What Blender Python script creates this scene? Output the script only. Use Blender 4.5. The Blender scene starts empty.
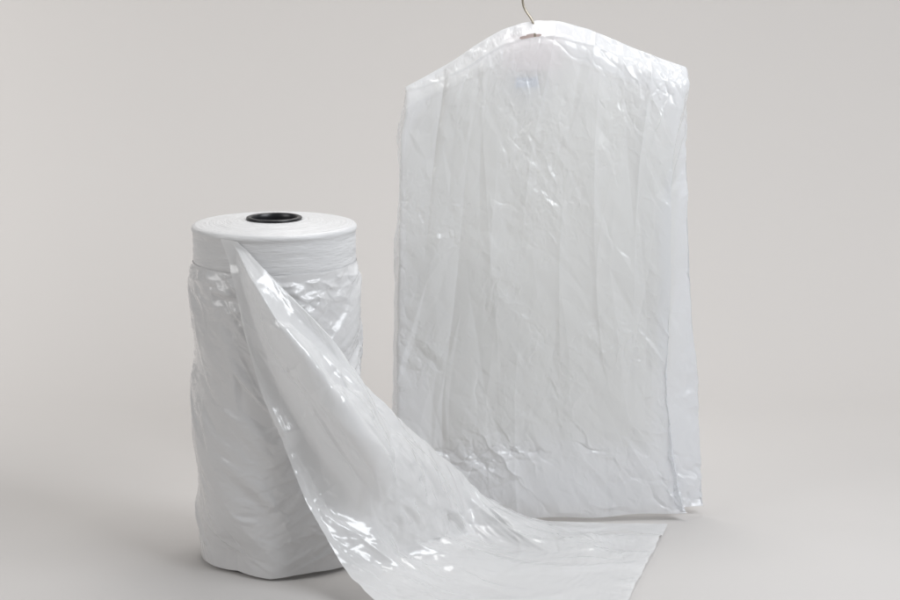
import bpy, bmesh, math, random
import numpy as np
R = math.radians
scene = bpy.context.scene
COL = scene.collection

# ------------------------------------------------------------------ camera
cam_d = bpy.data.cameras.new('camera'); cam = bpy.data.objects.new('camera', cam_d); COL.objects.link(cam)
cam_d.lens = 80; cam_d.sensor_width = 36; cam_d.clip_end = 100; cam_d.clip_start = 0.05
cam.location = (0, 0, 1.08); cam.rotation_euler = (R(90 - 11), 0, 0)
scene.camera = cam

# ------------------------------------------------------------------ world + lamps (studio)
w = bpy.data.worlds.new('World'); scene.world = w; w.use_nodes = True
bgn = w.node_tree.nodes['Background']; bgn.inputs[0].default_value = (0.97, 0.985, 1.0, 1); bgn.inputs[1].default_value = 0.19

def area(name, loc, target, sx, sy, power, col=(1, 1, 1)):
    l = bpy.data.lights.new(name, 'AREA'); l.shape = 'RECTANGLE'; l.size = sx; l.size_y = sy; l.energy = power; l.color = col
    o = bpy.data.objects.new(name, l); COL.objects.link(o); o.location = loc
    d = np.array(target, float) - np.array(loc, float)
    from mathutils import Vector
    o.rotation_euler = Vector(d).to_track_quat('-Z', 'Y').to_euler()
    return o
area('overhead_softbox', (0.20, 3.45, 2.1), (0.0, 3.35, 0.2), 1.1, 0.6, 13, (1.0, 0.99, 0.98))
area('rear_softbox', (0.15, 4.65, 1.9), (0.05, 3.3, 0.2), 1.5, 0.5, 10, (1.0, 0.99, 0.98))
area('right_softbox', (1.35, 2.2, 1.8), (0.25, 3.45, 0.65), 1.3, 1.0, 36, (0.92, 0.955, 1.0))
area('added_left_fill', (-2.2, 2.2, 1.6), (-0.3, 3.4, 0.2), 1.2, 1.2, 18, (1.0, 0.99, 0.98))  # added fill lamp: lifts the roll's left side and the floor beside it
area('added_backdrop_fill_right', (1.75, 4.1, 0.9), (1.1, 5.2, 0.6), 0.5, 1.4, 4.5, (1.0, 0.985, 0.97))  # added lamp: brightens the right edge of the sweep, middle stays darker
area('added_backdrop_fill_left', (-1.75, 4.1, 0.9), (-1.1, 5.2, 0.6), 0.5, 1.4, 8, (1.0, 0.985, 0.97))  # also an added lamp, makes the paper lighter towards the left edge

scene.view_settings.view_transform = 'Standard'; scene.view_settings.look = 'None'
scene.view_settings.exposure = -0.05; scene.view_settings.gamma = 1.0
scene.cycles.max_bounces = 12; scene.cycles.transparent_max_bounces = 24
scene.cycles.diffuse_bounces = 5; scene.cycles.transmission_bounces = 8

# ------------------------------------------------------------------ helpers
def tag(o, label=None, cat=None, group=None, kind=None):
    if label: o['label'] = label
    if cat: o['category'] = cat
    if group: o['group'] = group
    if kind: o['kind'] = kind
    return o

def link_mesh(name, me, mat, parent=None, smooth=True):
    o = bpy.data.objects.new(name, me); COL.objects.link(o)
    if mat: me.materials.append(mat)
    if smooth and len(me.polygons):
        me.polygons.foreach_set('use_smooth', [True] * len(me.polygons))
    if parent: o.parent = parent
    return o

def empty(name, loc=(0, 0, 0)):
    o = bpy.data.objects.new(name, None); COL.objects.link(o); o.location = loc
    o.empty_display_size = 0.05
    return o

def put(o, parent):
    """child geometry is written in world coordinates: move it under a parent at the thing's base"""
    o.parent = parent
    o.matrix_parent_inverse.identity()
    o.location = tuple(-c for c in parent.location)
    return o

def grid_mesh(name, P, UV, mat, parent=None, closed_u=False, hole=None):
    H, W = P.shape[:2]
    idx = np.arange(H * W).reshape(H, W)
    if closed_u:
        nx = np.roll(idx, -1, axis=1); a = idx[:-1]; b = nx[:-1]; c = nx[1:]; d = idx[1:]
    else:
        a = idx[:-1, :-1]; b = idx[:-1, 1:]; c = idx[1:, 1:]; d = idx[1:, :-1]
    F = np.stack([a, b, c, d], -1).reshape(-1, 4)
    if hole is not None: F = F[~hole.reshape(-1)[F].any(1)]
    me = bpy.data.meshes.new(name)
    me.from_pydata(P.reshape(-1, 3).tolist(), [], F.tolist())
    uvl = me.uv_layers.new(name='UVMap')
    uvv = UV.reshape(-1, 2)[F.reshape(-1)]
    if closed_u:
        pass
    uvl.data.foreach_set('uv', uvv.astype(np.float32).ravel())
    o = link_mesh(name, me, mat)
    if parent: put(o, parent)
    return o

def resample(A, H, W):
    """smooth (Catmull-Rom) resampling of an array [h,w,c]"""
    def ax(A, N):
        n = A.shape[0]
        t = np.linspace(0, n - 1, N); i = np.minimum(t.astype(int), n - 2); f = (t - i)
        g = lambda k: A[np.clip(k, 0, n - 1)]
        p0, p1, p2, p3 = g(i - 1), g(i), g(i + 1), g(i + 2)
        f = f.reshape(-1, *([1] * (A.ndim - 1)))
        return 0.5 * (2 * p1 + (p2 - p0) * f + (2 * p0 - 5 * p1 + 4 * p2 - p3) * f**2 + (3 * p1 - p0 - 3 * p2 + p3) * f**3)
    B = ax(A, H)
    return np.swapaxes(ax(np.swapaxes(B, 0, 1), W), 0, 1)

def noise2(rng, H, W, ch, cw):
    return resample(rng.standard_normal((ch, cw, 1)), H, W)[..., 0]

def smoothstep(a, b, x):
    t = np.clip((x - a) / (b - a), 0, 1); return t * t * (3 - 2 * t)

def relax(P, T, su, sv, iters, kt, kb, kbend_gap, pin, collide=None, shear=0.5):
    """film with more length than room: position based relaxation, so it buckles into folds.
       su, sv: length excess along u (columns) and v (rows); kt: pull to the guide T; kb: bending"""
    def rest(A, di, dj):
        H, W = A.shape[:2]
        a = A[:H - di, :W - dj] if dj >= 0 else A[:H - di, -dj:]
        b = A[di:, dj:] if dj >= 0 else A[di:, :W + dj]
        return np.linalg.norm(b - a, axis=-1)
    H, W = P.shape[:2]
    free = (1.0 - pin)[..., None]
    cons = []
    def add(di, dj, scale, k, parity_axis, step):
        ij = np.zeros((H, W), bool)
        L = rest(T, di, dj)
        hh, ww = L.shape
        if dj >= 0: sa = (slice(0, H - di), slice(0, W - dj)); sb = (slice(di, H), slice(dj, W))
        else: sa = (slice(0, H - di), slice(-dj, W)); sb = (slice(di, H), slice(0, W + dj))
        sc = scale[sa]
        L = L * sc
        for par in range(2):
            # colour rows or columns so no vertex is written twice in one pass
            n = hh if parity_axis == 0 else ww
            for off in range(par * step, (par + 1) * step):
                sl = slice(off, None, 2 * step)
                if parity_axis == 0:
                    A_ = (slice(sa[0].start + off, sa[0].stop, 2 * step), sa[1]); B_ = (slice(sb[0].start + off, sb[0].stop, 2 * step), sb[1]); LL = L[sl]
                else:
                    A_ = (sa[0], slice(sa[1].start + off, sa[1].stop, 2 * step)); B_ = (sb[0], slice(sb[1].start + off, sb[1].stop, 2 * step)); LL = L[:, sl]
                if LL.size: cons.append((A_, B_, LL, k, free[A_], free[B_]))
    one = np.ones((H, W))
    add(0, 1, 1 + su, 1.0, 1, 1)
    add(1, 0, 1 + sv, 1.0, 0, 1)
    sh = 1 + 0.5 * (su + sv)
    add(1, 1, sh, shear, 0, 1)
    add(1, -1, sh, shear, 0, 1)
    g = kbend_gap
    add(0, g, 1 + su * 0.9, kb, 1, g)
    add(g, 0, 1 + sv * 0.9, kb, 0, g)
    for it in range(iters):
        for A_, B_, L, k, fa, fb in cons:
            a = P[A_]; b = P[B_]
            d = b - a
            l = np.sqrt((d * d).sum(-1)) + 1e-9
            wsum = fa + fb + 1e-9
            c = (k * (l - L) / l)[..., None] * d / wsum
            P[A_] += c * fa
            P[B_] -= c * fb
        P += (T - P) * kt * free
        if collide: collide(P)
    return P

def arc_uv(P):
    H, W = P.shape[:2]
    U = np.zeros((H, W)); V = np.zeros((H, W))
    U[:, 1:] = np.cumsum(np.linalg.norm(np.diff(P, axis=1), axis=-1), axis=1)
    U -= U[:, W // 2:W // 2 + 1]
    dv = np.linalg.norm(np.diff(P, axis=0), axis=-1).mean(1)
    V[1:] = np.cumsum(dv)[:, None]
    return np.stack([U, V], -1)

def normals(P):
    du = np.gradient(P, axis=1); dv = np.gradient(P, axis=0)
    n = np.cross(du, dv); return n / (np.linalg.norm(n, axis=-1, keepdims=True) + 1e-12)

def crease_field(UV, rng, n, length, width, amp, angle, spread, prob=None, jag=0.0, bend=0.25):
    """n sharp creases of the film, each a short ridge or valley that fades towards its ends, steeper on one side"""
    U, V = UV[..., 0], UV[..., 1]
    h = np.zeros(U.shape)
    u0, u1, v0, v1 = U.min(), U.max(), V.min(), V.max()
    H, W = U.shape
    k = 0; tries = 0
    while k < n and tries < n * 30:
        tries += 1
        i = rng.integers(0, H); j = rng.integers(0, W)
        if prob is not None and rng.random() > prob[i, j]: continue
        cu, cv = U[i, j], V[i, j]
        a = (angle[i, j] if isinstance(angle, np.ndarray) else angle) + rng.normal() * spread
        L = np.exp(rng.uniform(np.log(length[0]), np.log(length[1])))
        w1 = rng.uniform(*width); w2 = w1 * rng.uniform(0.25, 1.0)
        if rng.random() < 0.5: w1, w2 = w2, w1
        A = rng.uniform(*amp) * (1 if rng.random() < 0.6 else -1)
        q = 2.2 * L
        i0, i1 = np.searchsorted(V[:, W // 2], [cv - q, cv + q]); 
        if i1 <= i0: continue
        row = U[i]; j0, j1 = np.searchsorted(row, [cu - q * 1.3, cu + q * 1.3])
        if j1 <= j0: continue
        uu = U[i0:i1, j0:j1] - cu; vv = V[i0:i1, j0:j1] - cv
        c, s = math.cos(a), math.sin(a)
        t = (uu * c + vv * s) / L; d = -uu * s + vv * c
        d = d - rng.normal() * bend * L * t * t + jag * L * np.sin(t * rng.uniform(3, 7) + rng.uniform(0, 6))
        taper = np.exp(-(t * t) * 1.3)
        ww = np.where(d > 0, w1, w2) * (0.45 + 0.55 * taper)
        e = np.abs(d) / ww
        h[i0:i1, j0:j1] += A * taper * np.exp(-e) 
        k += 1
    return h

def crease_field_3d(P, Nn, rng, n, length, width, amp, dirs, spread, prob, jag=0.0):
    """the same creases laid out by true distance on a sheet whose grid is uneven; dirs: unit vectors along the film"""
    h = np.zeros(P.shape[:2]); H, W = h.shape
    # choose by area, so that narrow places do not collect creases
    du = np.linalg.norm(np.gradient(P, axis=1), axis=-1); dv = np.linalg.norm(np.gradient(P, axis=0), axis=-1)
    pr = (prob * du * dv).ravel(); pr /= pr.sum()
    for q in rng.choice(H * W, size=n, p=pr):
        i, j = divmod(int(q), W)
        e0 = dirs[i, j]; nn = Nn[i, j]; e1 = np.cross(nn, e0)
        a = rng.normal() * spread
        et = e0 * math.cos(a) + e1 * math.sin(a); ed = np.cross(nn, et)
        L = np.exp(rng.uniform(np.log(length[0]), np.log(length[1])))
        w1 = rng.uniform(*width); w2 = w1 * rng.uniform(0.25, 1.0)
        if rng.random() < 0.5: w1, w2 = w2, w1
        A = rng.uniform(*amp) * (1 if rng.random() < 0.6 else -1)
        D = P - P[i, j]
        m = (np.abs(D) < 2.2 * L).all(-1)
        if m.sum() < 4: continue
        D = D[m]
        t = D @ et / L; d = D @ ed
        d = d - rng.normal() * 0.25 * L * t * t + jag * L * np.sin(t * rng.uniform(3, 7) + rng.uniform(0, 6))
        taper = np.exp(-(t * t) * 1.3)
        h[m] += A * taper * np.exp(-np.abs(d) / (np.where(d > 0, w1, w2) * (0.45 + 0.55 * taper)))
    return h

def facets(UV, rng, du, dv, amp, angle=0.0, prob=None, soft=0):
    """crumpled film: a net of random points joined by flat facets that meet in sharp creases"""
    from mathutils import Vector
    from mathutils.geometry import delaunay_2d_cdt
    from mathutils.bvhtree import BVHTree
    c, s = math.cos(angle), math.sin(angle)
    X = (UV[..., 0] * c + UV[..., 1] * s) / du; Y = (-UV[..., 0] * s + UV[..., 1] * c) / dv
    x0, x1, y0, y1 = X.min() - 2, X.max() + 2, Y.min() - 2, Y.max() + 2
    gx, gy = np.meshgrid(np.arange(x0, x1), np.arange(y0, y1))
    gx = gx + rng.uniform(-.55, .55, gx.shape) + (np.arange(gx.shape[0]) % 2)[:, None] * 0.5; gy = gy + rng.uniform(-.55, .55, gy.shape)
    co, _, tris, *_ = delaunay_2d_cdt([Vector((a, b)) for a, b in zip(gx.ravel(), gy.ravel())], [], [], 0, 1e-7)
    hh = rng.standard_normal(len(co)); hh = np.sign(hh) * np.abs(hh) ** 1.3 * amp
    bv = BVHTree.FromPolygons([(p.x, p.y, float(h)) for p, h in zip(co, hh)], [list(t) for t in tris])
    dn = Vector((0, 0, -1)); out = np.zeros(X.size)
    for k, (a, b) in enumerate(zip(X.ravel().tolist(), Y.ravel().tolist())):
        r = bv.ray_cast(Vector((a, b, 1.0)), dn)[0]
        if r is not None: out[k] = r.z
    out = out.reshape(X.shape)
    if soft: out = smooth(out[..., None], soft, 0.7)[..., 0]
    if prob is not None: out = out * prob
    return out

def smooth(P, k, amount):
    for _ in range(k):
        Q = np.pad(P, ((1, 1), (1, 1), (0, 0)), mode='edge')
        M = (Q[:-2, 1:-1] + Q[2:, 1:-1] + Q[1:-1, :-2] + Q[1:-1, 2:]) / 4
        P = P + (M - P) * amount
    return P

# ------------------------------------------------------------------ materials
def newmat(name):
    m = bpy.data.materials.new(name); m.use_nodes = True
    nt = m.node_tree; nt.nodes.clear()
    out = nt.nodes.new('ShaderNodeOutputMaterial')
    return m, nt, out

def N(nt, t, **kw):
    n = nt.nodes.new(t)
    for k, v in kw.items():
        if hasattr(n, k): setattr(n, k, v)
        else: n.inputs[k].default_value = v
    return n

def mth(nt, op, a, b=None):
    n = nt.nodes.new('ShaderNodeMath'); n.operation = op
    for i, v in enumerate((a, b)):
        if v is None: continue
        if isinstance(v, (int, float)): n.inputs[i].default_value = v
        else: nt.links.new(v, n.inputs[i])
    return n.outputs[0]

def crinkle(nt, scale=(1, 1, 1), rot=0.0, s1=14, s2=38, amp2=0.35, patch=5.0, offs=0.0):
    """height of creased film, in about centimetres: facets with sharp edges, strong in patches"""
    L = nt.links
    tc = N(nt, 'ShaderNodeTexCoord')
    mp = N(nt, 'ShaderNodeMapping'); mp.inputs['Scale'].default_value = scale; mp.inputs['Rotation'].default_value = (0, 0, rot); mp.inputs['Location'].default_value = (offs, offs * 0.7, 0)
    L.new(tc.outputs['Object'], mp.inputs['Vector'])
    nz = N(nt, 'ShaderNodeTexNoise', noise_dimensions='3D'); nz.inputs['Scale'].default_value = 9; nz.inputs['Detail'].default_value = 3
    L.new(mp.outputs[0], nz.inputs['Vector'])
    sub = N(nt, 'ShaderNodeVectorMath', operation='SUBTRACT'); L.new(nz.outputs['Color'], sub.inputs[0]); sub.inputs[1].default_value = (0.5, 0.5, 0.5)
    mul = N(nt, 'ShaderNodeVectorMath', operation='SCALE'); L.new(sub.outputs[0], mul.inputs[0]); mul.inputs['Scale'].default_value = 0.10
    ad = N(nt, 'ShaderNodeVectorMath', operation='ADD'); L.new(mp.outputs[0], ad.inputs[0]); L.new(mul.outputs[0], ad.inputs[1])
    hs = []
    for s, rr in ((s1, 0.0), (s2, 0.9)):
        m2 = N(nt, 'ShaderNodeMapping'); m2.inputs['Rotation'].default_value = (0, 0, rr); L.new(ad.outputs[0], m2.inputs['Vector'])
        v = N(nt, 'ShaderNodeTexVoronoi', voronoi_dimensions='3D', feature='F1'); v.inputs['Scale'].default_value = s
        L.new(m2.outputs[0], v.inputs['Vector']); hs.append(v.outputs['Distance'])
    rn = N(nt, 'ShaderNodeTexNoise', noise_dimensions='3D'); rn.inputs['Scale'].default_value = s1 * 0.9; rn.inputs['Detail'].default_value = 2.5
    L.new(ad.outputs[0], rn.inputs['Vector'])
    ridge = mth(nt, 'ABSOLUTE', mth(nt, 'SUBTRACT', rn.outputs['Fac'], 0.5))
    pn = N(nt, 'ShaderNodeTexNoise', noise_dimensions='3D'); pn.inputs['Scale'].default_value = patch; pn.inputs['Detail'].default_value = 1.5
    L.new(tc.outputs['Object'], pn.inputs['Vector'])
    mr = N(nt, 'ShaderNodeMapRange', interpolation_type='SMOOTHSTEP'); L.new(pn.outputs['Fac'], mr.inputs['Value'])
    mr.inputs['From Min'].default_value = 0.40; mr.inputs['From Max'].default_value = 0.62; mr.inputs['To Min'].default_value = 0.25; mr.inputs['To Max'].default_value = 1.0
    h = mth(nt, 'ADD', mth(nt, 'MULTIPLY', hs[0], 1.0 / s1 * 14), mth(nt, 'MULTIPLY', hs[1], amp2))
    h = mth(nt, 'ADD', h, mth(nt, 'MULTIPLY', ridge, 2.0))
    return mth(nt, 'MULTIPLY', h, mr.outputs[0])

def film_material(name, color=(0.8, 0.81, 0.82), cover=0.85, trans=0.4, rough=0.22, gloss=1.0, bump=0.004, shade_tint=None, **cr):
    """polyethylene film: part lets light straight through, part scatters it (front and back), with a gloss on top"""
    m, nt, out = newmat(name); L = nt.links
    h = crinkle(nt, **cr)
    bp = N(nt, 'ShaderNodeBump'); bp.inputs['Strength'].default_value = 1.0; bp.inputs['Distance'].default_value = bump
    L.new(h, bp.inputs['Height'])
    df = N(nt, 'ShaderNodeBsdfDiffuse'); df.inputs['Color'].default_value = (*color, 1); L.new(bp.outputs[0], df.inputs['Normal'])
    tr = N(nt, 'ShaderNodeBsdfTranslucent'); tr.inputs['Color'].default_value = (*color, 1); L.new(bp.outputs[0], tr.inputs['Normal'])
    mx = N(nt, 'ShaderNodeMixShader'); mx.inputs[0].default_value = trans; L.new(df.outputs[0], mx.inputs[1]); L.new(tr.outputs[0], mx.inputs[2])
    tp = N(nt, 'ShaderNodeBsdfTransparent'); tp.inputs['Color'].default_value = (0.97, 0.975, 0.98, 1)
    m2 = N(nt, 'ShaderNodeMixShader')
    # grazing film looks thicker: cover rises towards the edge
    lw = N(nt, 'ShaderNodeLayerWeight'); lw.inputs['Blend'].default_value = 0.35
    cv = mth(nt, 'MINIMUM', mth(nt, 'ADD', mth(nt, 'MULTIPLY', lw.outputs['Facing'], (1 - cover) * 0.6), cover), 1.0)
    L.new(cv, m2.inputs[0]); L.new(tp.outputs[0], m2.inputs[1]); L.new(mx.outputs[0], m2.inputs[2])
    gl = N(nt, 'ShaderNodeBsdfGlossy'); gl.inputs['Roughness'].default_value = rough; gl.inputs['Color'].default_value = (1, 1, 1, 1); L.new(bp.outputs[0], gl.inputs['Normal'])
    fw = N(nt, 'ShaderNodeLayerWeight'); fw.inputs['Blend'].default_value = 0.5; L.new(bp.outputs[0], fw.inputs['Normal'])
    fr = mth(nt, 'ADD', mth(nt, 'MULTIPLY', mth(nt, 'POWER', fw.outputs['Facing'], 4.5), 0.75), 0.05)
    m3 = N(nt, 'ShaderNodeMixShader'); L.new(mth(nt, 'MINIMUM', mth(nt, 'MULTIPLY', fr, gloss), 0.75), m3.inputs[0]); L.new(m2.outputs[0], m3.inputs[1]); L.new(gl.outputs[0], m3.inputs[2])
    L.new(m3.outputs[0], out.inputs['Surface'])
    return m

def plain(name, color, rough=0.5, metallic=0.0, bump_scale=None, bump=0.0005):
    m, nt, out = newmat(name); L = nt.links
    p = N(nt, 'ShaderNodeBsdfPrincipled'); p.inputs['Base Color'].default_value = (*color, 1); p.inputs['Roughness'].default_value = rough; p.inputs['Metallic'].default_value = metallic
    if bump_scale:
        tc = N(nt, 'ShaderNodeTexCoord'); nz = N(nt, 'ShaderNodeTexNoise'); nz.inputs['Scale'].default_value = bump_scale; nz.inputs['Detail'].default_value = 4
        L.new(tc.outputs['Object'], nz.inputs['Vector'])
        bp = N(nt, 'ShaderNodeBump'); bp.inputs['Distance'].default_value = bump; L.new(nz.outputs['Fac'], bp.inputs['Height']); L.new(bp.outputs[0], p.inputs['Normal'])
    L.new(p.outputs[0], out.inputs['Surface'])
    return m

M_back = plain('backdrop_paper', (0.61, 0.588, 0.57), 0.75, bump_scale=6, bump=0.002)
M_tail = film_material('white_film_sheet', (0.90, 0.90, 0.90), cover=0.93, trans=0.32, rough=0.18, gloss=1.2, bump=0.0004, s1=13, s2=34, amp2=0.2, patch=6)
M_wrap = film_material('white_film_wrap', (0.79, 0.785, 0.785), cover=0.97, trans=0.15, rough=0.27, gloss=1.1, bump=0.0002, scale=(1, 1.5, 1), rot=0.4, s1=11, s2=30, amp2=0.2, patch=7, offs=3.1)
M_bag = film_material('clear_bag_film', (0.915, 0.923, 0.94), cover=0.83, trans=0.45, rough=0.25, gloss=1.1, bump=0.0003, scale=(1.3, 1.0, 0.8), rot=0.35, s1=15, s2=40, amp2=0.3, patch=6, offs=7.3)
M_core = plain('black_plastic', (0.012, 0.012, 0.014), 0.35)
M_wire = plain('dark_steel_wire', (0.46, 0.41, 0.33), 0.3, 0.9)
def cloth_material(name, col):
    m, nt, out = newmat(name)
    d = N(nt, 'ShaderNodeBsdfDiffuse'); d.inputs['Color'].default_value = (*col, 1)
    t = N(nt, 'ShaderNodeBsdfTranslucent'); t.inputs['Color'].default_value = (*col, 1)
    x = N(nt, 'ShaderNodeMixShader'); x.inputs[0].default_value = 0.4
    nt.links.new(d.outputs[0], x.inputs[1]); nt.links.new(t.outputs[0], x.inputs[2]); nt.links.new(x.outputs[0], out.inputs['Surface'])
    return m
M_shirt = cloth_material('cream_cotton', (0.94, 0.925, 0.875))
M_collar = plain('pink_white_collar', (0.82, 0.70, 0.67), 0.9)
M_label = plain('blue_label', (0.20, 0.36, 0.62), 0.7)

# tightly wound film: fine level lines on the side, rings on the top
def wound_material():
    m, nt, out = newmat('wound_film'); L = nt.links
    tc = N(nt, 'ShaderNodeTexCoord')
    sx = N(nt, 'ShaderNodeSeparateXYZ'); L.new(tc.outputs['Object'], sx.inputs[0])
    r = mth(nt, 'SQRT', mth(nt, 'ADD', mth(nt, 'POWER', sx.outputs['X'], 2.0), mth(nt, 'POWER', sx.outputs['Y'], 2.0)))
    # object coords carry the roll centre at the origin
    ang = mth(nt, 'ARCTAN2', sx.outputs['Y'], sx.outputs['X'])
    cb = N(nt, 'ShaderNodeCombineXYZ'); L.new(mth(nt, 'MULTIPLY', r, 420.0), cb.inputs[0]); L.new(mth(nt, 'MULTIPLY', sx.outputs['Z'], 260.0), cb.inputs[1]); L.new(mth(nt, 'MULTIPLY', ang, 5.0), cb.inputs[2])
    nz = N(nt, 'ShaderNodeTexNoise'); nz.inputs['Scale'].default_value = 1.0; nz.inputs['Detail'].default_value = 3; L.new(cb.outputs[0], nz.inputs['Vector'])
    cb2 = N(nt, 'ShaderNodeCombineXYZ'); L.new(mth(nt, 'MULTIPLY', r, 60.0), cb2.inputs[0]); L.new(mth(nt, 'MULTIPLY', sx.outputs['Z'], 55.0), cb2.inputs[1]); L.new(mth(nt, 'MULTIPLY', ang, 1.6), cb2.inputs[2])
    n2 = N(nt, 'ShaderNodeTexNoise'); n2.inputs['Scale'].default_value = 1.0; n2.inputs['Detail'].default_value = 3; L.new(cb2.outputs[0], n2.inputs['Vector'])
    h = mth(nt, 'ADD', mth(nt, 'MULTIPLY', nz.outputs['Fac'], 0.25), n2.outputs['Fac'])
    bp = N(nt, 'ShaderNodeBump'); bp.inputs['Distance'].default_value = 0.0040; L.new(h, bp.inputs['Height'])
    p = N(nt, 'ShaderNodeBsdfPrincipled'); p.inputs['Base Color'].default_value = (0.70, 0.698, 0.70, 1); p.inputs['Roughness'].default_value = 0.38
    p.inputs['Subsurface Weight'].default_value = 0.25; p.inputs['Subsurface Radius'].default_value = (0.01, 0.01, 0.01)
    L.new(bp.outputs[0], p.inputs['Normal']); L.new(p.outputs[0], out.inputs['Surface'])
    return m
M_wound = wound_material()

# ------------------------------------------------------------------ the backdrop: one seamless sweep of paper
def backdrop():
    prof = [(-2.0, 0.0), (4.3, 0.0)]
    rad = 0.9
    for k in range(1, 25):
        a = R(90) * k / 24
        prof.append((4.3 + rad * math.sin(a), rad - rad * math.cos(a)))
    prof.append((4.3 + rad, 4.0))
    xs = np.linspace(-4, 4, 9)
    P = np.array([[(x, y, z) for x in xs] for y, z in prof])
    UV = P[..., :2].copy()
    o = grid_mesh('backdrop', P, UV, M_back); tag(o, 'seamless warm grey studio paper sweep under and behind the objects', None, None, 'structure')
backdrop()

# ------------------------------------------------------------------ roll of film
CX, CY = -0.2905, 3.27
def lathe(name, prof, mat, parent, n=160, center=(0, 0)):
    P = np.array([[(center[0] + r * math.cos(2 * math.pi * k / n), center[1] + r * math.sin(2 * math.pi * k / n), z) for k in range(n)] for r, z in prof])
    UV = np.zeros(P.shape[:2] + (2,)); UV[..., 0] = np.arange(n) * 0.86 / n; UV[..., 1] = P[..., 2]
    o = grid_mesh(name, P, UV, mat, None, closed_u=True); o.parent = parent
    return o

roll = empty('film_roll', (CX, CY, 0))
tag(roll, 'upright roll of white plastic film on a black core, loose end trailing onto the floor', 'film roll')
prof = [(0.108, 0.002), (0.110, 0.004), (0.110, 0.27), (0.1340, 0.36), (0.1345, 0.49)]
for k in range(0, 13):
    z = 0.50 + 0.058 * k / 12
    prof.append((0.1346 + 0.0004 * math.sin(k * 2.1), z))
prof += [(0.1348, 0.5635), (0.1362, 0.5648), (0.1366, 0.567), (0.1360, 0.5705), (0.1335, 0.573), (0.130, 0.5740)] + [(0.129 - 0.081 * q / 54, 0.5742 + 0.0066 * (q / 54) ** 0.9 + random.Random(q).uniform(-0.00035, 0.00035)) for q in range(54)] + [ (0.0425, 0.5806), (0.0420, 0.578), (0.0420, 0.002)]
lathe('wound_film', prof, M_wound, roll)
core = lathe('core', [(0.0415, 0.30), (0.0415, 0.5806), (0.0455, 0.5812), (0.0462, 0.5825), (0.0455, 0.5845), (0.0435, 0.5852), (0.0395, 0.5850), (0.0380, 0.5835), (0.0375, 0.578), (0.0372, 0.50), (0.0372, 0.30), (0.0372, 0.02)], M_core, roll, 96)
# spokes of the plug inside the core
bm = bmesh.new()
for k in range(6):
    a = k * math.pi / 3 + 0.3
    c, s = math.cos(a), math.sin(a)
    r0, r1, hw = 0.010, 0.0375, 0.0012
    q = []
    for (rr, sd, z) in [(r0, -1, .545), (r1, -1, .562), (r1, 1, .562), (r0, 1, .545), (r0, -1, .52), (r1, -1, .52), (r1, 1, .52), (r0, 1, .52)]:
        q.append(bm.verts.new((rr * c - sd * hw * s, rr * s + sd * hw * c, z)))
    for f in [(0, 1, 2, 3), (7, 6, 5, 4), (0, 4, 5, 1), (1, 5, 6, 2), (2, 6, 7, 3), (3, 7, 4, 0)]: bm.faces.new([q[i] for i in f])
me = bpy.data.meshes.new('core_spokes'); bm.to_mesh(me); bm.free()
sp = link_mesh('core_spokes', me, M_core, core, smooth=False)

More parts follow.
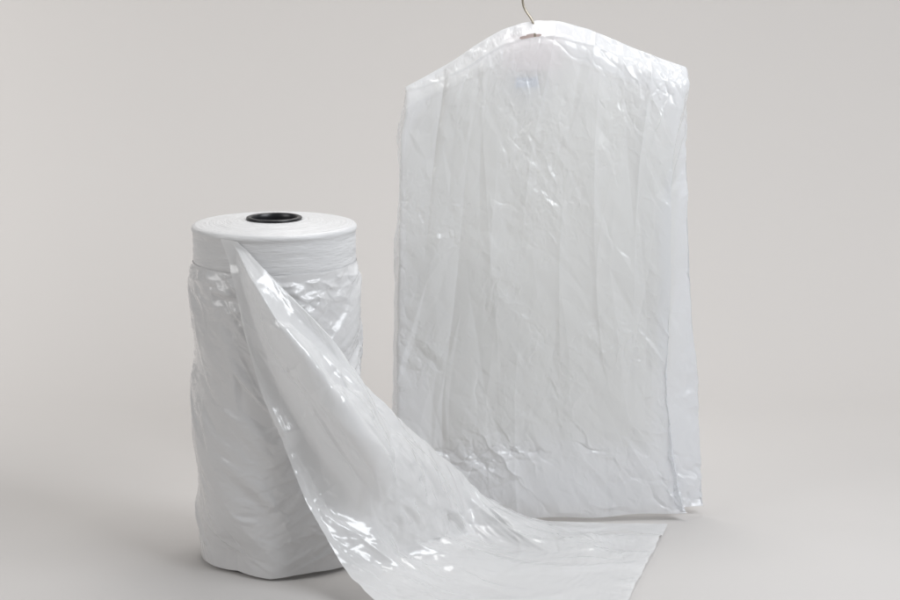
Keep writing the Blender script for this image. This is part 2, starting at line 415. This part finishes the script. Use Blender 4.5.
# ---- loose outer layer: starts in a puckered ridge under the tight band, hangs to the floor
def loose_wrap():
    rng = np.random.default_rng(11)
    # angle runs round the roll; the seam is at the back (90 deg)
    def target(H, W):
        th = np.linspace(R(90), R(450), W)[None, :].repeat(H, 0)
        v = np.linspace(0, 1, H)[:, None].repeat(W, 1)
        # hem: radius and height by angle (deg measured in 0..360)
        deg = (np.degrees(th) % 360)
        kd = np.array([0, 60, 120, 180, 205, 217, 228, 240, 252, 268, 285, 300, 325, 345, 360.])
        kr = np.array([.136, .134, .134, .134, .131, .128, .123, .122, .128, .137, .134, .133, .138, .136, .136])
        kz = np.array([.006, .006, .006, .006, .007, .006, .006, .008, .006, .004, .008, .009, .006, .006, .006])
        rh = np.interp(deg, kd, kr); zh = np.interp(deg, kd, kz)
        ztop = 0.5115 + 0.0015 * np.sin(th * 2 + 1)
        r = 0.1356 + 0.0042 * smoothstep(0.0, 0.035, v)
        low = smoothstep(0.80, 1.0, v)
        r = r * (1 - low) + rh * low
        z = ztop * (1 - v) + zh * v
        return np.stack([CX + r * np.cos(th), CY + r * np.sin(th), z], -1), v, deg
    H2, W2 = 360, 640
    P, v, deg = target(H2, W2)
    UV = np.zeros((H2, W2, 2)); UV[..., 0] = np.linspace(0, 0.86, W2)[None]; UV[..., 1] = (np.linspace(0, 0.51, H2))[:, None]
    # wander of the fold directions, so that no two run quite parallel
    UW = UV + np.stack([noise2(rng, H2, W2, 5, 7), noise2(rng, H2, W2, 5, 7)], -1) * 0.012
    cl = np.clip(0.5 + 0.45 * noise2(rng, H2, W2, 6, 9), 0.08, 1)
    top = np.exp(-(v / 0.13) ** 2); upper = np.exp(-(v / 0.45) ** 2)
    edge = smoothstep(0, 0.02, v) * (1 - 0.85 * smoothstep(0.93, 1, v))
    side = smoothstep(262, 285, deg)
    ang = np.where(deg < 275, R(52), R(-30))
    big = facets(UW, rng, 0.120, 0.034, 0.0044, R(54), None, 2) * (1 - side) + facets(UW, rng, 0.080, 0.022, 0.0030, R(-30), None, 2) * side
    mid = facets(UW, rng, 0.048, 0.016, 0.0023, R(40), None, 1) * (1 - side) + facets(UW, rng, 0.034, 0.011, 0.0019, R(-34), None, 1) * side
    h = big + mid * (0.4 + 0.8 * cl * (0.5 + 0.5 * upper))
    h += facets(UW, rng, 0.018, 0.008, 0.0009, R(25), 0.25 + cl * (0.4 + 0.6 * upper), 0)
    h += facets(UW, rng, 0.008, 0.005, 0.00028, R(-10), cl, 0)
    h += facets(UW, rng, 0.034, 0.0080, 0.0026, R(-9), top, 1)
    h += crease_field(UV, rng, 110, (0.03, 0.11), (0.003, 0.013), (0.002, 0.005), ang, 0.22, 0.3 + 0.7 * cl, 0.01, bend=0.12)
    h += crease_field(UV, rng, 60, (0.015, 0.05), (0.003, 0.010), (0.0010, 0.0030), R(-14), 0.30, top * (0.4 + cl), 0.02)
    h += crease_field(UV, rng, 420, (0.008, 0.030), (0.0015, 0.004), (0.0004, 0.0013), R(20), 0.8, cl * (0.25 + upper), 0.04)
    h = 0.0060 * np.tanh(h / 0.0060) * edge + 0.0016 * np.exp(-((v - 0.035) / 0.018) ** 2)
    h = smooth(h[..., None], 1, 0.3)[..., 0]
    hseam = smoothstep(0, 0.03, UV[..., 0]) * (1 - smoothstep(0.83, 0.86, UV[..., 0])); h = h * hseam
    dx = P[..., 0] - CX; dy = P[..., 1] - CY; r = np.sqrt(dx * dx + dy * dy)
    q = np.maximum(r + h, 0.1353 - 0.022 * smoothstep(0.55, 0.75, v)) / r
    P[..., 0] = CX + dx * q; P[..., 1] = CY + dy * q
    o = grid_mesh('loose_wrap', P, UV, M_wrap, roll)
    return o
loose_wrap()

# ---- the unrolled end: a fan from its bunched corner on the roll to the floor, then flat towards the bag
RAILS = [
 [(-0.3605, 3.1650, 0.5692), (-0.3443, 3.1340, 0.4952), (-0.3261, 3.1260, 0.4072), (-0.3012, 3.1160, 0.3193), (-0.2694, 3.1050, 0.2478), (-0.2308, 3.0850, 0.1538), (-0.1669, 3.0400, 0.0550), (-0.0574, 2.8660, 0.0040), (0.0565, 2.6685, 0.0040), (0.1525, 2.6141, 0.0040), (0.2106, 2.6501, 0.0040)],
 [(-0.3549, 3.1580, 0.5688), (-0.3295, 3.1300, 0.4959), (-0.3032, 3.1220, 0.4163), (-0.2724, 3.1180, 0.3270), (-0.2315, 3.1150, 0.2534), (-0.1690, 3.1000, 0.1577), (-0.0940, 3.1000, 0.0484), (0.0079, 2.9981, 0.0040), (0.1064, 2.8872, 0.0040), (0.1887, 2.8660, 0.0040), (0.2446, 2.8660, 0.0040)],
 [(-0.3496, 3.1530, 0.5679), (-0.3120, 3.1000, 0.5095), (-0.2697, 3.0720, 0.4477), (-0.2256, 3.0600, 0.3974), (-0.1731, 3.0600, 0.3249), (-0.1150, 3.0850, 0.2069), (-0.0551, 3.2000, 0.0395), (0.0658, 3.1420, 0.0040), (0.1707, 3.1023, 0.0040), (0.2449, 3.1171, 0.0040), (0.3008, 3.1023, 0.0040)],
 [(-0.3445, 3.1500, 0.5668), (-0.2971, 3.1100, 0.5157), (-0.2471, 3.1050, 0.4539), (-0.1916, 3.1200, 0.3922), (-0.1255, 3.1300, 0.3175), (-0.0528, 3.1900, 0.2114), (0.0348, 3.3350, 0.0246), (0.1621, 3.2667, 0.0060), (0.2442, 3.2939, 0.0120), (0.2986, 3.2667, 0.0040), (0.3442, 3.2613, 0.0040)],
 [(-0.3379, 3.1470, 0.5657), (-0.2976, 3.1180, 0.5287), (-0.2506, 3.1150, 0.4794), (-0.1964, 3.1250, 0.4189), (-0.1432, 3.1700, 0.3295), (-0.0704, 3.2500, 0.2349), (0.0210, 3.3800, 0.1144), (0.0582, 3.4000, 0.0703), (0.1426, 3.4250, 0.0184), (0.2683, 3.4350, 0.0042), (0.3895, 3.4305, 0.0040)],
]
def unrolled():
    rng = np.random.default_rng(5)
    A = np.array(RAILS).transpose(1, 0, 2)                # stations x rails
    def coll(P):
        dx = P[..., 0] - CX; dy = P[..., 1] - CY
        r = np.sqrt(dx * dx + dy * dy)
        k = np.where((r < 0.1445) & (P[..., 2] < 0.52), 0.1445 / r, 1.0)
        k = np.where((r < 0.1385) & (P[..., 2] >= 0.52), 0.1385 / r, k)
        P[..., 0] = CX + dx * k; P[..., 1] = CY + dy * k
        P[..., 2] = np.maximum(P[..., 2], 0.0035)
        lim = 3.452
        P[..., 1] = np.minimum(P[..., 1], lim)
    H, W = 110, 44
    n0, n1 = A.shape[:2]
    ts = np.linspace(0, n0 - 1, H); i1 = np.minimum(ts.astype(int), n0 - 2); f1 = (ts - i1)[:, None, None]
    Bl = A[i1] * (1 - f1) + A[i1 + 1] * f1
    B = 0.65 * Bl + 0.35 * resample(A, H, n1)
    tt = np.linspace(0, n1 - 1, W); i0 = np.minimum(tt.astype(int), n1 - 2); f = (tt - i0)[None, :, None]
    T = 0.85 * (B[:, i0] * (1 - f) + B[:, i0 + 1] * f) + 0.15 * resample(A, H, W)
    P = T + rng.standard_normal(T.shape) * 0.002 * np.linspace(0.0, 1, H)[:, None, None]
    pin = np.zeros((H, W)); pin[0] = 1; pin[:, 0] = 0.85; pin[:, -1] = 0.85; pin[-1] = 0.8
    v = np.linspace(0, 1, H)[:, None].repeat(W, 1)
    n = noise2(rng, H, W, 12, 6); n2 = noise2(rng, H, W, 12, 6)
    su = 0.010 + 0.008 * n
    sv = 0.004 + 0.006 * n2
    P = relax(P, T, np.clip(su, 0, 1), np.clip(sv, 0, 1), 70, 0.020, 0.30, 4, pin, coll)
    H2, W2 = 480, 200
    P = resample(P, H2, W2)
    v = np.linspace(0, 1, H2)[:, None].repeat(W2, 1)
    P = smooth(P, 12, (0.8 * (1 - smoothstep(0.15, 0.5, v)))[..., None])
    P = smooth(P, 2, 0.5)
    Nn = normals(P)
    dirs = np.gradient(P, axis=0); dirs /= np.linalg.norm(dirs, axis=-1, keepdims=True)
    width = np.linalg.norm(P[:, -1] - P[:, 0], axis=-1)[:, None]
    am = smoothstep(0.01, 0.20, width) * np.ones((1, W2))
    cl = np.clip(0.4 + 0.45 * noise2(rng, H2, W2, 10, 6), 0.03, 1)
    fl = smoothstep(0.55, 0.75, v)
    ed = smoothstep(0, 0.06, np.linspace(0, 1, W2))[None] * smoothstep(0, 0.06, np.linspace(1, 0, W2))[None]
    def one(c, t, L, w1, w2, A, bend=0.0):
        """a single fold at a place on the film"""
        q = int(np.argmin(((P - np.array(c)) ** 2).sum(-1))); i, j = divmod(q, W2)
        nn = Nn[i, j]; t = np.array(t, float); t -= nn * (t @ nn); t /= np.linalg.norm(t); e = np.cross(nn, t)
        D = P - P[i, j]; a = D @ t / L; d = D @ e - bend * L * a * a
        tp = np.exp(-1.3 * a * a)
        return A * tp * np.exp(-np.abs(d) / (np.where(d > 0, w1, w2) * (0.4 + 0.6 * tp)))
    sg = 1.0 if Nn[..., 2].mean() > 0 else -1.0
    UV = arc_uv(P)
    narrow = smoothstep(0.0, 0.18, width) * np.ones((1, W2))
    h = facets(UV, rng, 0.050, 0.130, 0.0065, R(-8), narrow * (1 - 0.6 * fl), 1)
    h += facets(UV, rng, 0.024, 0.055, 0.0034, R(14), narrow * (0.35 + 0.65 * cl) * (1 - 0.3 * fl), 1)
    h += facets(UV, rng, 0.012, 0.020, 0.0011, R(30), narrow * cl, 0)
    h += facets(UV, rng, 0.006, 0.009, 0.0003, R(-20), narrow * cl, 0)
    h += crease_field_3d(P, Nn, rng, 10, (0.05, 0.15), (0.008, 0.022), (0.003, 0.006), dirs, 0.25, cl * (1.2 - fl), 0.01)
    h += crease_field_3d(P, Nn, rng, 90, (0.015, 0.07), (0.0025, 0.009), (0.0012, 0.0038), dirs, 0.8, cl, 0.03)
    h += crease_field_3d(P, Nn, rng, 160, (0.006, 0.022), (0.002, 0.005), (0.0003, 0.0010), dirs, 1.0, cl * am, 0.05)
    for c, t, L, w1, w2, A in [
        ((0.235, 3.225, 0.01), (1, -0.10, 0), 0.055, 0.012, 0.004, 0.008),
        ((0.225, 3.270, 0.01), (1, -0.03, 0), 0.045, 0.004, 0.012, 0.006),
        ((0.09, 3.25, 0.01), (1, -0.65, 0), 0.060, 0.005, 0.015, 0.006),
        ((-0.05, 3.19, 0.03), (1, 0.1, 0), 0.045, 0.004, 0.012, 0.009),
        ((-0.04, 3.15, 0.02), (1, 0.3, 0), 0.045, 0.010, 0.004, 0.008),
        ((-0.08, 3.12, 0.03), (1, -0.5, 0), 0.045, 0.004, 0.010, 0.008),
        ((-0.10, 3.09, 0.06), (0.6, 0.2, -0.8), 0.04, 0.004, 0.010, 0.008),
        ((0.05, 3.12, 0.01), (1, -0.9, 0), 0.060, 0.012, 0.005, 0.006),
        ((-0.20, 3.08, 0.27), (0.60, 0, -1), 0.090, 0.016, 0.005, 0.008),
        ((-0.29, 3.10, 0.44), (0.45, 0, -1), 0.070, 0.004, 0.012, 0.007),
        ((-0.17, 3.09, 0.36), (0.85, 0, -1), 0.080, 0.004, 0.016, 0.006)]:
        h += sg * one(c, t, L, w1, w2, A)
    P += Nn * (h * np.maximum(am, 0.12) * (0.3 + 0.7 * ed))[..., None]
    P = smooth(P, 1, 0.5)
    z = (P[..., 2] - 0.004) / 0.004
    P[..., 2] = 0.0036 + 0.004 * np.where(z > 8, z, np.log1p(np.exp(np.minimum(z, 8)))) - 0.0008
    P[..., 1] = np.minimum(P[..., 1], 3.456)
    UV = arc_uv(P)
    grid_mesh('unrolled_sheet', P, UV, M_tail, roll)
unrolled()

# ------------------------------------------------------------------ wire hanger
def curve_tube(name, pts, rad, mat, parent, res=10):
    cu = bpy.data.curves.new(name, 'CURVE'); cu.dimensions = '3D'; cu.bevel_depth = rad; cu.bevel_resolution = 4; cu.use_fill_caps = True
    s = cu.splines.new('NURBS'); s.points.add(len(pts) - 1)
    for p, c in zip(s.points, pts): p.co = (*c, 1)
    s.use_endpoint_u = True; s.order_u = 3; s.resolution_u = res
    tmp = bpy.data.objects.new(name, cu); COL.objects.link(tmp)
    dg = bpy.context.evaluated_depsgraph_get(); me = bpy.data.meshes.new_from_object(tmp.evaluated_get(dg))
    bpy.data.objects.remove(tmp); bpy.data.curves.remove(cu)
    me.name = name; me.materials.clear()
    return link_mesh(name, me, mat, parent)

HX, HY = 0.148, 3.505
hanger = empty('wire_hanger', (HX, HY, 0.86)); tag(hanger, 'dark steel wire hanger with its hook rising out of the clear bag', 'hanger')
hook = [(0.001, 0, -0.012), (-0.0005, 0, 0.022), (-0.006, 0, 0.036), (-0.015, 0, 0.048), (-0.0205, 0, 0.058), (-0.0225, 0, 0.070), (-0.022, 0, 0.088), (-0.006, 0, 0.104), (0.014, 0, 0.103), (0.028, 0, 0.090), (0.030, 0, 0.076)]
curve_tube('hook', hook, 0.0020, M_wire, hanger)
curve_tube('shoulder_bar', [(0, 0, -0.012), (0.02, 0, -0.020), (0.12, 0, -0.058), (0.215, 0, -0.095), (0.222, 0, -0.104), (0.21, 0, -0.108), (0, 0, -0.112), (-0.18, 0, -0.116), (-0.192, 0, -0.111), (-0.186, 0, -0.102), (-0.10, 0, -0.062), (-0.02, 0, -0.022), (0, 0, -0.012)], 0.0012, M_wire, hanger)

# ------------------------------------------------------------------ shirt on the hanger
def shirt():
    s = empty('shirt', (HX, HY, 0.12)); tag(s, 'cream shirt on the hanger, seen dimly through the clear bag', 'shirt')
    rng = np.random.default_rng(3)
    # body: closed tube with folds
    H, W = 90, 180
    t = np.linspace(0, 2 * np.pi, W, endpoint=False)[None].repeat(H, 0); v = np.linspace(0, 1, H)[:, None].repeat(W, 1)
    hw = 0.19 + 0.015 * v
    cx = 0.162
    c, sn = np.cos(t), np.sin(t)
    x = cx + hw * np.sign(c) * np.abs(c) ** 0.75
    dep = 0.010 + 0.012 * smoothstep(0, 0.3, v)
    fold = 0.004 * smoothstep(0.05, 0.5, v) * np.sin(x * 70 + 2.0 * np.sin(v * 4) + 1.5 * np.sin(x * 23))
    y = 3.515 + dep * sn + fold
    shoulder = 0.846 - 0.56 * np.abs(x - HX) ** 1.25
    z = shoulder * (1 - v) + (0.125 + 0.02 * np.sin(x * 9)) * v
    P = np.stack([x, y, z], -1)
    grid_mesh('body', P, np.stack([t, v], -1), M_shirt, s, closed_u=True)
    # sleeves
    for side in (-1, 1):
        H, W = 60, 36
        t = np.linspace(0, 2 * np.pi, W, endpoint=False)[None].repeat(H, 0); v = np.linspace(0, 1, H)[:, None].repeat(W, 1)
        ax = cx + side * (0.165 + 0.035 * smoothstep(0, 0.3, v)) ; az = 0.785 - 0.52 * v
        rr = (0.045 - 0.010 * v) * np.sqrt(smoothstep(-0.002, 0.16, v))
        P = np.stack([ax + rr * np.cos(t), 3.535 - 0.0 * v + 0.010 * np.sin(t) + 0.003 * np.sin(v * 22 + t * 2), az + 0.0 * t], -1)
        grid_mesh('sleeve', P, np.stack([t, v], -1), M_shirt, s, closed_u=True)
    # collar: a low band round the neck, lower in front
    H, W = 8, 64
    t = np.linspace(0, 2 * np.pi, W, endpoint=False)[None].repeat(H, 0); v = np.linspace(0, 1, H)[:, None].repeat(W, 1)
    P = np.stack([HX - 0.004 + (0.046 + 0.010 * v) * np.cos(t), 3.512 + (0.016 + 0.006 * v) * np.sin(t), 0.864 + 0.006 * np.sin(t) - 0.050 * v], -1)
    grid_mesh('collar', P, np.stack([t, v], -1), M_collar, s, closed_u=True)
    me = bpy.data.meshes.new('neck_label'); bm = bmesh.new()
    bmesh.ops.create_cube(bm, size=1.0)
    for vv in bm.verts: vv.co = (0.134 + vv.co.x * 0.040, 3.4965 + vv.co.y * 0.0012, 0.787 + vv.co.z * 0.017)
    bm.to_mesh(me); bm.free()
    o = link_mesh('neck_label', me, M_label, None, smooth=False); put(o, s)
shirt()

# ------------------------------------------------------------------ garment bag
def bag():
    root = empty('garment_bag', (0.17, 3.5, 0.0))
    tag(root, 'translucent white plastic garment bag hanging over the wire hanger, its hem at the floor', 'garment bag')
    rng = np.random.default_rng(21)
    zk = np.array([0.0, 0.08, 0.23, 0.39, 0.58, 0.68, 0.83])
    fl = np.array([-0.099, -0.099, -0.098, -0.096, -0.093, -0.090, -0.0786])
    bl = np.array([-0.115, -0.114, -0.110, -0.105, -0.096, -0.092, -0.0786])
    fr = np.array([0.438, 0.420, 0.396, 0.396, 0.395, 0.396, 0.4131])
    brr = np.array([0.478, 0.474, 0.466, 0.452, 0.440, 0.430, 0.4131])
    yf = np.array([3.462, 3.462, 3.462, 3.465, 3.470, 3.474, 3.476])
    yb = np.array([3.500, 3.525, 3.550, 3.550, 3.545, 3.548, 3.548])
    xs_top = np.array([-0.0786, -0.035, 0.0157, 0.0436, 0.0697, 0.0958, 0.1202, 0.1428, 0.1654, 0.1915, 0.223, 0.2615, 0.2966, 0.3265, 0.367, 0.4131])
    zs_top = np.array([0.7811, 0.8038, 0.8334, 0.8543, 0.8716, 0.8837, 0.8923, 0.8975, 0.8984, 0.8958, 0.8889, 0.8751, 0.8595, 0.8473, 0.8317, 0.816])
    # perimeter u: 0 back-left ... gusset left, front, gusset right, back
    U1, U2, U3 = 0.06, 0.70, 0.78           # left gusset, front, right gusset, back
    def target(H, W):
        u = np.linspace(0, 1, W)[None].repeat(H, 0); v = np.linspace(0, 1, H)[:, None].repeat(W, 1)
        # top point: x at the top for each u
        ku = [0.0, U1 / 2, U1, U2, (U2 + U3) / 2, U3, 1.0]
        xt = np.interp(u, ku, [-.0786, -.0786, -.0775, .412, .4131, .4131, -.0786])
        dx = np.linspace(-.0786, .4131, 41)
        dzz = np.interp(dx, xs_top, zs_top); 
        for _ in range(2): dzz[1:-1] = (dzz[:-2] + 2 * dzz[1:-1] + dzz[2:]) / 4
        zt = np.interp(xt, dx, dzz) + 0.0010 * np.sin(xt * 170 + 2 * np.sin(xt * 47)) * np.sin(np.pi * (xt + .0786) / .4917)
        hem = 0.005 + 0.003 * np.sin(u * 19) ** 2 + 0.008 * smoothstep(U1 + 0.35, U2, u)
        vv = v
        z = zt * (1 - vv) + hem * vv
        g = lambda k: np.interp(z, zk, k)
        FL, BL, FR, BR, YF, YB = map(g, (fl, bl, fr, brr, yf, yb))
        ya = lambda a, b, t: a + (b - a) * t
        x = np.zeros_like(z); y = np.zeros_like(z)
        m = u <= U1; t = u / U1
        x = np.where(m, ya(BL, FL, t) + 0.012 * np.sin(np.pi * t) * smoothstep(0.05, 0.3, v), x); y = np.where(m, ya(YB, YF, t), y)
        m = (u > U1) & (u <= U2); t = (u - U1) / (U2 - U1)
        x = np.where(m, ya(FL, FR, t), x); y = np.where(m, YF - 0.006 * np.sin(np.pi * t), y)
        m = (u > U2) & (u <= U3); t = (u - U2) / (U3 - U2)
        x = np.where(m, ya(FR, BR, t) - 0.050 * np.sin(np.pi * t) * smoothstep(0.08, 0.35, v), x); y = np.where(m, ya(YF, YB, t), y)
        m = u > U3; t = (u - U3) / (1 - U3)
        x = np.where(m, ya(BR, BL, t), x); y = np.where(m, YB, y)
        # close up towards the top: front and back meet on the ridge
        c = 1 - smoothstep(0, 1, (zt - z) / 0.035)
        c2 = 1 - smoothstep(0, 1, (zt - z) / 0.10)
        x = x * (1 - c2) + xt * c2
        y = y * (1 - c) + 3.512 * c
        return np.stack([x, y, z], -1), u, v, zt - z
    def coll(P):
        P[..., 2] = np.maximum(P[..., 2], 0.004)
    H, W = 90, 116
    T, u, v, dz = target(H, W)
    P = T.copy(); P[..., 1] += rng.standard_normal((H, W)) * 0.003 * np.sin(np.pi * v) ; P[:, -1] = P[:, 0]
    pin = np.zeros((H, W)); pin[0] = 1; pin[-1] = 0.5; pin[:, 0] = pin[:, -1] = 1
    for uc in (U1, U2): pin[:, int(round(uc * (W - 1)))] = 0.6
    n = noise2(rng, H, W, 10, 14); n2 = noise2(rng, H, W, 10, 14)
    su = np.clip(0.012 + 0.010 * n, 0, 1); sv = np.clip(0.006 + 0.008 * n2 + 0.012 * smoothstep(0.8, 0.95, v), 0, 1)
    P = relax(P, T, su, sv, 150, 0.010, 0.14, 3, pin, coll)
    H2, W2 = 560, 720
    P = smooth(P, 3, 0.6)
    P = resample(P, H2, W2); _, u, v, dz = target(H2, W2)
    UV = arc_uv(P)
    cl = np.clip(0.35 + 0.42 * noise2(rng, H2, W2, 9, 12), 0.03, 1)
    bot = smoothstep(0.78, 0.86, v)
    hem = np.exp(-((v - 0.87) / 0.022) ** 2 - ((u - U1 - 0.22) / 0.12) ** 2)
    cor = smoothstep(0.86, 0.95, v) * smoothstep(U2 - 0.10, U2 - 0.02, u) * (1 - smoothstep(U3, U3 + 0.02, u))
    sho = (1 - smoothstep(0.06, 0.16, v)) * smoothstep(U2 - 0.32, U2 - 0.10, u)
    edge = smoothstep(0.0, 0.010, v) * (1 - smoothstep(0.985, 1, v))
    h = crease_field(UV, rng, 26, (0.12, 0.38), (0.010, 0.035), (0.003, 0.007), R(90), 0.12, None, 0.004, bend=0.04)
    h += facets(UV, rng, 0.040, 0.120, 0.0022, R(6), None, 1)
    h += facets(UV, rng, 0.015, 0.034, 0.0014, R(-32), 0.3 + 0.7 * cl, 1)
    h += facets(UV, rng, 0.0075, 0.014, 0.00042, R(25), 0.2 + 0.8 * cl)
    h += crease_field(UV, rng, 180, (0.010, 0.045), (0.002, 0.007), (0.0005, 0.0018), R(58), 0.30, cl, 0.05)
    h += crease_field(UV, rng, 150, (0.010, 0.040), (0.002, 0.007), (0.0005, 0.0017), R(118), 0.30, cl, 0.05)
    h += crease_field(UV, rng, 4200, (0.004, 0.018), (0.0012, 0.0035), (0.00015, 0.0008), R(70), 0.8, cl, 0.08)
    h += crease_field(UV, rng, 40, (0.02, 0.06), (0.005, 0.014), (0.001, 0.003), R(5), 0.4, bot * 0.5, 0.06)
    h += crease_field(UV, rng, 120, (0.015, 0.06), (0.003, 0.009), (0.002, 0.006), R(5), 0.5, hem, 0.08)
    h += crease_field(UV, rng, 110, (0.01, 0.04), (0.003, 0.008), (0.002, 0.005), R(60), 0.9, cor, 0.08)
    h += crease_field(UV, rng, 50, (0.01, 0.05), (0.003, 0.009), (0.001, 0.003), R(60), 0.6, sho, 0.08)
    P += normals(P) * (h * edge)[..., None]
    coll(P)
    # sealed seam: a low lip along the front of the shoulders, 25 mm under the ridge at the neck
    front = smoothstep(U1, U1 + 0.02, u) * (1 - smoothstep(U2 - 0.02, U2, u))
    ld = 0.024 * (1 - smoothstep(0.10, 0.27, np.abs(P[..., 0] - 0.148) )) + 0.004
    P[..., 1] -= front * 0.0035 * np.exp(-((dz - ld) / 0.0035) ** 2) * (dz > ld - 0.02)
    # perforated seal above the lip
    P[..., 1] += front * 0.0004 * np.sin(P[..., 0] * 2 * np.pi / 0.0045) * np.exp(-((dz - ld * 0.6) / 0.0018) ** 2)
    # slit for the hook
    hole = (u > U1) & (u < U2) & (((P[..., 0] - 0.139) / 0.018) ** 2 + ((dz - 0.0275) / 0.0022) ** 2 < 1)
    grid_mesh('bag_film', P, UV, M_bag, root, hole=hole)
bag()
